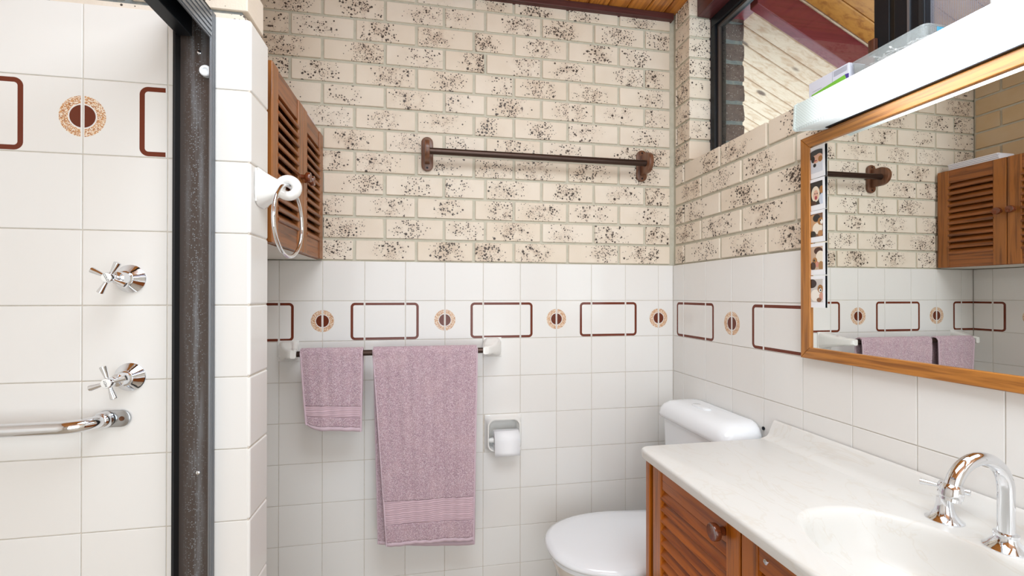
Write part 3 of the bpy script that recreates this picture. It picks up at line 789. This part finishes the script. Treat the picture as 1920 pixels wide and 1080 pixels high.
for (a, b, ky) in ((-0.5605, -0.2765, -0.2995), (-0.2740, -0.0060, -0.2540)):
    d = louvre_door(cab, a, b, 1.4345, 1.8985, CX, 0.020, 0.048, 0.062, 0.062, 12, M['cabz'], M['caby'], 0, +1, 40, 0.036, 0.0105)
    bm = B(); lathe(bm, [(r*0.85, h*1.0) for r, h in KN], (CX, ky, 1.668), (1, 0, 0), 24); obj('knob', bm, M['knob'], d, smooth=50)
# folded cloth on top of it
t = thing('folded_towel', 'folded white towel lying on top of the wall cabinet', 'towel', (-1.505, -0.135, 1.8985))
bm = B()
for i in range(4):
    z0 = i*0.0085; w = 0.055-0.002*i; pr = [(p[0], p[1]+z0+0.0045) for p in [(q[1], q[0]) for q in stadium(0.0082, 2*w, 6)]]
    prism(bm, pr, -0.105+0.004*i, 0.09+0.003*i, lambda a, b, d: (a, d, b))
obj('cloth', bm, M['linen'], t, smooth=50)
bm = B()
for i in range(3): box(bm, 0.050-0.002*i, 0.0525-0.002*i, -0.10, 0.088, 0.0078+i*0.0085, 0.0092+i*0.0085)
obj('fold_edge', bm, M['linenb'], t)

# ------------------------------------------------------------------ towel ring on the nib
tr = thing('towel_ring', 'chrome towel ring hanging from a white ceramic holder on the nib', 'towel ring', (XN, -0.692, 1.545))
rings = []
for k in range(9):
    f = k/8; xx = 0.001+0.048*f
    hy = 0.030*(1-f)**1.4+0.0105; hz = 0.030*(1-f)**1.2+0.0135
    rings.append([(xx, a, b+0.004*f*f-0.004) for a, b in rrect(hy, hz, min(hy, hz)*0.6, 5)])
bm = B(); box(bm, 0, 0.004, -0.038, 0.038, -0.040, 0.034, bev=0.0015); loft(bm, rings)
obj('holder', bm, M['ceramic'], tr, smooth=50)
bm = B(); n, k = 32, 14     # eye: a thick ring whose hole runs along y
vs = [[None]*k for _ in range(n)]
for i in range(n):
    a = 2*PI*i/n
    for j in range(k):
        b = 2*PI*j/k; rr_ = 0.0185+0.0110*math.cos(b); vs[i][j] = bm.verts.new((0.0575+rr_*math.cos(a), 0.0115*math.sin(b), rr_*math.sin(a)))
for i in range(n):
    for j in range(k): bm.faces.new((vs[i][j], vs[(i+1) % n][j], vs[(i+1) % n][(j+1) % k], vs[i][(j+1) % k]))
obj('eye', bm, M['ceramic'], tr, smooth=60)
bm = B(); RR = 0.0805; n, k = 64, 12
hv = Vector((0.09, 0.996, 0)); vs = []
for i in range(n):
    a = 2*PI*i/n; c = Vector((0.0585, 0, 0.0-RR+0.004)); dr = hv*math.cos(a)+Vector((0, 0, 1))*math.sin(a); nn = Vector((0.996, -0.09, 0))
    vs.append([bm.verts.new(c+dr*(RR+0.0042*math.cos(2*PI*j/k))+nn*(0.0042*math.sin(2*PI*j/k))) for j in range(k)])
for i in range(n):
    for j in range(k): bm.faces.new((vs[i][j], vs[(i+1) % n][j], vs[(i+1) % n][(j+1) % k], vs[i][(j+1) % k]))
obj('ring', bm, M['chrome'], tr, smooth=60)

# ------------------------------------------------------------------ shower screen frame
sh = thing('shower_screen', 'bronze aluminium shower screen frame fixed against the tiled wall', 'shower screen', (-1.4846, YS, 0))
bm = B(); box(bm, -0.0690, 0.0, -0.0035, -0.0002, 0.05, 1.888)
obj('jamb_channel', bm, M['jamb'], sh)
bm = bx(-0.0692, -0.0645, -0.0230, -0.0002, 0.05, 1.862, bev=0.0006); obj('flange', bm, M['blackmatte'], sh)
bm = bx(-0.0028, 0.0004, -0.0225, -0.0002, 0.05, 1.888, bev=0.0006)
for yy in (-0.0195, -0.0145, -0.0095, -0.0045): box(bm, 0.0, 0.0016, yy-0.0014, yy+0.0014, 0.05, 1.888)
obj('flange', bm, M['header'], sh)
bm = B(); box(bm, -0.0030, 0.0, -1.9, -0.0225, 1.830, 1.886)
for i in range(5): box(bm, 0.0, 0.0022, -1.9, -0.0225, 1.834+i*0.0106, 1.840+i*0.0106)
hd = obj('header', bm, M['header'], sh)
obj('header_top', bx(-0.069, 0.0, -1.9, -0.004, 1.884, 1.890), M['blackmatte'], sh)
obj('header_lip', bx(-0.061, -0.034, -1.9, -0.0225, 1.828, 1.8835, bev=0.001), M['black'], sh)
for zz in (0.931, 1.806, 0.25):
    bm = B(); lathe(bm, [(0.0042, 0), (0.0038, 0.0018), (0.0015, 0.0026)], (-0.029, -0.0035, zz), (0, -1, 0), 14); obj('screw', bm, M['chrome'], sh, smooth=50)
bm = B(); lathe(bm, [(0.0085, 0), (0.0115, 0.003), (0.0115, 0.012), (0.0100, 0.0138), (0.0060, 0.0138), (0.0050, 0.0105)], (-0.0130, -0.0035, 1.764), (0, -1, 0), 24); obj('bumper', bm, M['plastic'], sh, smooth=30)

# ------------------------------------------------------------------ shower taps
def text(body, size, mat, parent, loc, rot):
    c = bpy.data.curves.new('lettering', 'FONT'); c.body = body; c.size = size; c.align_x = 'CENTER'; c.align_y = 'CENTER'; c.extrude = 0.0001
    c.materials.append(mat); tmp = bpy.data.objects.new('lettering', c); COL.objects.link(tmp); bpy.context.view_layer.update()
    me = bpy.data.meshes.new_from_object(tmp.evaluated_get(bpy.context.evaluated_depsgraph_get())); me.name = 'lettering'
    COL.objects.unlink(tmp); bpy.data.objects.remove(tmp)
    o = bpy.data.objects.new('lettering', me); COL.objects.link(o); o.parent = parent; o.location = loc; o.rotation_euler = rot; return o
def cross(bm, c, axis, u, v, L, r0=0.0036, r1=0.0058):
    for w in (u, -u, v, -v): lathe(bm, [(r0, 0.006), (r0, 0.012), (r1, L-0.004), (r1, L-0.001), (r1*0.7, L)], c, w, 14)
def shower_tap(label, z, ang, word, trot):
    t = thing('shower_tap', label, 'tap', (-1.640, YS, z), 0, 'shower taps')
    bm = B(); lathe(bm, [(0.0285, 0), (0.0285, 0.0025), (0.026, 0.0055), (0.0165, 0.0165), (0.0155, 0.018)], (0, 0, 0), (0, -1, 0), 40); obj('flange', bm, M['chrome'], t, smooth=35)
    bm = B(); lathe(bm, [(0.0145, 0.0175), (0.0150, 0.019), (0.0150, 0.021), (0.0130, 0.0225), (0.0120, 0.041), (0.0095, 0.0425), (0.0055, 0.0435), (0.0055, 0.054), (0.0085, 0.056)], (0, 0, 0), (0, -1, 0), 32); obj('body', bm, M['chrome'], t, smooth=35)
    bm = B(); c = Vector((0, -0.064, 0)); u = Vector((math.cos(ang), 0, math.sin(ang))); v = Vector((-math.sin(ang), 0, math.cos(ang)))
    lathe(bm, [(0.007, 0.054), (0.0098, 0.057), (0.0105, 0.066), (0.0095, 0.0705), (0.0090, 0.0712)], (0, 0, 0), (0, -1, 0), 28); cross(bm, c, None, u, v, 0.033)
    h = obj('handle', bm, M['chrome'], t, smooth=40)
    bm = B(); lathe(bm, [(0.0084, 0.0712), (0.0084, 0.0718), (0.007, 0.0721)], (0, 0, 0), (0, -1, 0), 28); b = obj('button', bm, M['sticker'], h, smooth=40)
    text(word, 0.0058, M['ink'], h, (0, -0.07235, 0), (PI/2, trot, 0))
shower_tap('upper chrome cross shower tap marked COLD', 1.333, R(-27), 'COLD', R(62))
shower_tap('lower chrome cross shower tap marked HOT', 1.1335, R(17), 'HOT', R(-105))

# ------------------------------------------------------------------ grab rail
gr = thing('grab_rail', 'thick worn chrome grab rail below the shower taps', 'grab rail', (-1.668, YS, 1.0505))
for sx, mir_ in ((0.0, 1), (-0.72, -1)):
    bm = B(); prism(bm, [(p[1]+sx, p[0]) for p in stadium(0.034, 0.062)], -0.0055, 0.0, lambda a, b, d: (a, d, b), bev=0.0015); pl_ = obj('fixing_plate', bm, M['satin'], gr, smooth=40)
    bm = B(); lathe(bm, [(0.0048, 0), (0.0044, 0.0016), (0.001, 0.0008)], (sx+0.016*mir_, -0.0055, 0), (0, -1, 0), 14); obj('screw', bm, M['rust'], pl_)
pts = []
cx = -0.012
pts.append((cx, -0.004, 0)); pts.append((cx-0.002, -0.016, 0))
for i in range(1, 9): a = R(90*i/8); pts.append((cx-0.004-0.040*(1-math.cos(a)), -0.018-0.034*math.sin(a), -0.002*i/8))
far = -0.72-cx
pts.append((-0.4, -0.052, -0.003))
for i in range(8, 0, -1): a = R(90*i/8); pts.append((far+0.004+0.040*(1-math.cos(a)), -0.018-0.034*math.sin(a), -0.002*i/8))
pts += [(far+0.002, -0.016, 0), (far, -0.004, 0)]
bm = B(); tube(bm, pts, 0.0125, 24); lathe(bm, [(0.0165, 0.0), (0.0165, 0.012), (0.0135, 0.016)], (cx, -0.005, 0), (-0.15, -1, 0), 28); lathe(bm, [(0.0165, 0.0), (0.0165, 0.012), (0.0135, 0.016)], (far, -0.005, 0), (0.15, -1, 0), 28)
obj('rail', bm, M['chrome'], gr, smooth=40)

# ------------------------------------------------------------------ toilet
wc = thing('toilet', 'white toilet with closed lid and cistern beside the vanity', 'toilet', (-0.36, -0.325, 0))
def egg(hw, xt, xb, z, n=40, cy=0.0, p=2.35):
    """outline: tip at x=xt, straight back at x=xb"""
    xm = xt+(xb-xt)*0.62; out = []
    for i in range(n+1):
        a = R(90+180*i/n); ca, sa = math.cos(a), math.sin(a)
        out.append((xm+(xm-xt)*math.copysign(abs(ca)**(2/p), ca), cy+hw*math.copysign(abs(sa)**(2/p), sa), z))
    out += [(xb, cy-hw*0.90, z), (xb, cy+hw*0.90, z)]
    return out
ox = -0.36
def E(hw, xt, xb, z): return egg(hw, xt-ox, xb-ox, z)
bm = B(); loft(bm, [E(0.120, -0.50, -0.08, 0.0), E(0.118, -0.50, -0.08, 0.02), E(0.100, -0.48, -0.06, 0.12), E(0.115, -0.50, -0.04, 0.22), E(0.160, -0.60, -0.03, 0.34), E(0.172, -0.625, -0.02, 0.385), E(0.172, -0.627, -0.02, 0.410), E(0.165, -0.62, -0.02, 0.415)])
obj('pan', bm, M['rim'], wc, smooth=50)
bm = B(); loft(bm, [E(0.176, -0.632, -0.215, 0.417), E(0.182, -0.638, -0.21, 0.422), E(0.182, -0.638, -0.21, 0.432), E(0.178, -0.634, -0.212, 0.436)]); obj('seat', bm, M['plastic'], wc, smooth=50)
bm = B(); loft(bm, [E(0.186, -0.640, -0.205, 0.4375), E(0.194, -0.648, -0.20, 0.442), E(0.196, -0.651, -0.20, 0.450), E(0.192, -0.646, -0.202, 0.459), E(0.178, -0.630, -0.208, 0.4655), E(0.15, -0.59, -0.22, 0.469), E(0.08, -0.50, -0.27, 0.472)]); obj('lid', bm, M['plastic'], wc, smooth=60)
bm = B()
for yy in (-0.08, 0.08): lathe(bm, [(0.012, -0.02), (0.013, -0.018), (0.013, 0.018), (0.012, 0.02)], (-0.19-ox, yy, 0.445), (0, 1, 0), 16)
obj('hinge', bm, M['plastic'], wc, smooth=50)
cy = -0.025
def RR(x0, x1, hw, r, z): return [(a+(x0+x1)/2-ox, b+cy, z) for a, b in rrect((x1-x0)/2, hw, r, 6)]
bm = B(); loft(bm, [RR(-0.130, -0.004, 0.165, 0.03, 0.46), RR(-0.136, -0.004, 0.180, 0.03, 0.50), RR(-0.146, -0.004, 0.188, 0.03, 0.828)]); obj('cistern', bm, M['plastic'], wc, smooth=50)
bm = B(); loft(bm, [RR(-0.152, -0.003, 0.203, 0.034, 0.829), RR(-0.157, -0.003, 0.208, 0.036, 0.833), RR(-0.157, -0.003, 0.208, 0.036, 0.845), RR(-0.153, -0.003, 0.205, 0.036, 0.862), RR(-0.143, -0.003, 0.197, 0.036, 0.878), RR(-0.126, -0.004, 0.182, 0.034, 0.890), RR(-0.100, -0.006, 0.160, 0.03, 0.8955), RR(-0.085, -0.02, 0.130, 0.02, 0.8970)]); obj('cistern_lid', bm, M['plastic'], wc, smooth=60)
bm = B(); loft(bm, [[(p[0]*s-0.078-ox, p[1]*s+cy+0.025, z) for p in rrect(0.0155, 0.045, 0.0145, 6)] for s, z in ((1, 0.8955), (1, 0.8995), (0.93, 0.9015), (0.5, 0.902))]); obj('flush_button', bm, M['plastic'], wc, smooth=50)
bm = B(); lathe(bm, [(0.0055, 0), (0.0055, 0.003), (0.003, 0.005)], (0, 0, 0), (-1, 0, 0), 14)
tag(obj('wall_screw', bm, M['black'], None, loc=(0.0, -0.5375, 0.8795), smooth=50), 'small dark screw head in the tile beside the cistern', 'screw')

# ------------------------------------------------------------------ vanity
XF = -0.426
VY0, VY1 = -0.592, -1.93
van = thing('vanity_cabinet', 'wooden vanity cabinet with louvred doors under the marble top', 'vanity', (0, 0, 0))
bm = B(); box(bm, XF+0.001, -0.005, VY0-0.018, VY0, 0.0, 0.842); box(bm, XF+0.03, -0.005, VY1, VY1+0.018, 0.0, 0.842); box(bm, XF+0.03, -0.005, VY1+0.018, VY0-0.018, 0.10, 0.116); box(bm, -0.012, -0.005, VY1+0.018, VY0-0.018, 0.116, 0.842)
box(bm, XF+0.05, XF+0.065, VY1+0.018, VY0-0.018, 0.0, 0.10)
obj('carcass', bm, M['vanz'], van)
obj('end_stile', bx(XF-0.003, XF+0.02, VY0-0.0195, VY0+0.0005, 0.0, 0.843, bev=0.002), M['vanz'], van)
for i, (a, b) in enumerate(((-0.985, -0.6265), (-1.352, -0.990), (-1.715, -1.357))):
    d = louvre_door(van, a, b, 0.105, 0.842, XF, 0.022, 0.043, 0.066, 0.062, 20, M['vanz'], M['vany'], 0, -1, 37, 0.0315)
    if i == 1:
        bm = B(); lathe(bm, [(0.0055, 0), (0.0052, 0.0022), (0.002, 0.0012)], (XF+0.0035, b-0.064, 0.803), (-1, 0, 0), 16); obj('screw', bm, M['chrome'], d, smooth=40)
    else:
        ky = a+0.0545 if i == 0 else b-0.0545
        bm = B(); lathe(bm, KN, (XF+0.003, ky, 0.7975), (-1, 0, 0), 28); obj('knob', bm, M['knob'], d, smooth=50)

# marble worktop with moulded oval basin, cove upstand
top = thing('worktop', 'white marbled worktop with a moulded oval basin', 'worktop', (0, 0, 0))
ZW = 0.869
bx0, by0, bax, bay, bp = -0.250, -1.272, 0.145, 0.258, 2.5
wx0, wx1, wy0, wy1 = -0.4545, -0.004, -1.945, -0.5905
angs = sorted(set([2*PI*i/120 for i in range(120)]+[math.atan2(yy-by0, xx-bx0) % (2*PI) for xx in (wx0, wx1) for yy in (wy0, wy1)]))
def sup(a, s=1.0):
    c, q = math.cos(a), math.sin(a)
    p = 2.0+(bp-2.0)*max(0.0, min(1.0, (s-0.3)/0.65)); r = (abs(c/(bax*s))**p+abs(q/(bay*s))**p)**(-1/p); return bx0+r*c, by0+r*q
def rect(a, i=0.0, rc=0.030):
    c, q = math.cos(a), math.sin(a); mx_, my_ = (wx0+wx1)/2, (wy0+wy1)/2; hx_, hy_ = (wx1-wx0)/2-i, (wy1-wy0)/2-i
    lo, hi = 0.05, 1.5
    for _ in range(40):
        t = (lo+hi)/2; px, py = bx0+t*c-mx_, by0+t*q-my_; r = rc-i*0.5 if px < 0 else 0.002
        qx, qy = abs(px)-(hx_-r), abs(py)-(hy_-r)
        d = math.hypot(max(qx, 0), max(qy, 0))+min(max(qx, qy), 0)-r
        if d < 0: lo = t
        else: hi = t
    return bx0+t*c, by0+t*q
angs = sorted(set(angs+[math.atan2(yy-by0, xx-bx0) % (2*PI)+R(k*0.75) for xx in (wx0, wx1) for yy in (wy0, wy1) for k in range(-5, 6)]))
def ring_r(i, z): return [rect(a, i)+(z,) for a in angs]
def ring_s(s, z): return [sup(a, s)+(z,) for a in angs]
bm = B(); loft(bm, [ring_r(0.016, ZW-0.0255), ring_r(0.004, ZW-0.0255), ring_r(0.0015, ZW-0.0245), ring_r(0.0, ZW-0.008), ring_r(0.0010, ZW-0.0042), ring_r(0.0035, ZW-0.0012), ring_r(0.0075, ZW), ring_s(1.04, ZW)], False, False)
obj('slab', bm, M['marble'], top, smooth=40)
prof = [(1.04, 0), (1.02, -0.0010), (1.0, -0.0045), (0.982, -0.0125), (0.965, -0.026), (0.94, -0.048), (0.90, -0.072), (0.82, -0.096), (0.66, -0.112), (0.42, -0.119), (0.2, -0.122), (0.07, -0.123)]
bm = B(); loft(bm, [ring_s(s, ZW+z) for s, z in prof], False, True); obj('basin', bm, M['marble'], top, smooth=60)
cv = [(-0.004, ZW-0.001), (-0.056, ZW-0.0005), (-0.046, ZW+0.0012), (-0.036, ZW+0.0045), (-0.0295, ZW+0.0095), (-0.026, ZW+0.016), (-0.0125, ZW+0.046), (-0.0095, ZW+0.050), (-0.004, ZW+0.0515)]
bm = B(); prism(bm, cv, wy0, wy1-0.0005, lambda a, b, d: (a, d, b)); obj('upstand', bm, M['marble'], top, smooth=50)

# basin tap and spout
t = thing('basin_tap', 'chrome cross head tap behind the basin, nearer the toilet', 'tap', (-0.066, -1.093, ZW))
bm = B(); lathe(bm, [(0.0290, 0), (0.0290, 0.0018), (0.0225, 0.0065), (0.0155, 0.017), (0.0130, 0.030), (0.0120, 0.043), (0.0075, 0.0445)], n=36); obj('body', bm, M['chrome'], t, smooth=40)
bm = B(); lathe(bm, [(0.006, 0.044), (0.006, 0.054), (0.0095, 0.056), (0.0105, 0.060), (0.0105, 0.068), (0.008, 0.073), (0.002, 0.074)], n=28)
a = R(28); cross(bm, Vector((0, 0, 0.0635)), None, Vector((math.cos(a), math.sin(a), 0)), Vector((-math.sin(a), math.cos(a), 0)), 0.036); obj('handle', bm, M['chrome'], t, smooth=40)
t = thing('basin_spout', 'chrome gooseneck spout arching over the basin', 'spout', (-0.073, -1.1915, ZW))
bm = B(); lathe(bm, [(0.0300, 0), (0.0300, 0.0018), (0.0240, 0.0065), (0.0160, 0.016), (0.0150, 0.022)], n=36); obj('flange', bm, M['chrome'], t, smooth=40)
bm = B(); lathe(bm, [(0.0150, 0.021), (0.0165, 0.0225), (0.0165, 0.0265), (0.0115, 0.028)], n=36); obj('collar', bm, M['chrome'], t, smooth=40)
Rg = 0.0575; zc = 0.099
pts = [(0, 0, 0.02), (0, 0, 0.05), (0, 0, 0.08)]+[(-Rg+Rg*math.cos(R(180*i/20)), 0, zc+Rg*math.sin(R(180*i/20))) for i in range(21) if i < 20]
pts = pts[:3]+[(-Rg+Rg*math.cos(R(166*i/20)), 0, zc+Rg*math.sin(R(166*i/20))) for i in range(21)]
bm = B(); tube(bm, pts, 0.0112, 24); obj('pipe', bm, M['chrome'], t, smooth=40)
bm = B(); lathe(bm, [(0.0118, 0.004), (0.0145, 0.000), (0.0155, -0.004), (0.0155, -0.0165), (0.0150, -0.0175), (0.0135, -0.0178), (0.0135, -0.0225), (0.010, -0.0225)], tuple(pts[-1]), (0.24, 0, 0.97), 32); obj('nozzle', bm, M['chrome'], t, smooth=40)
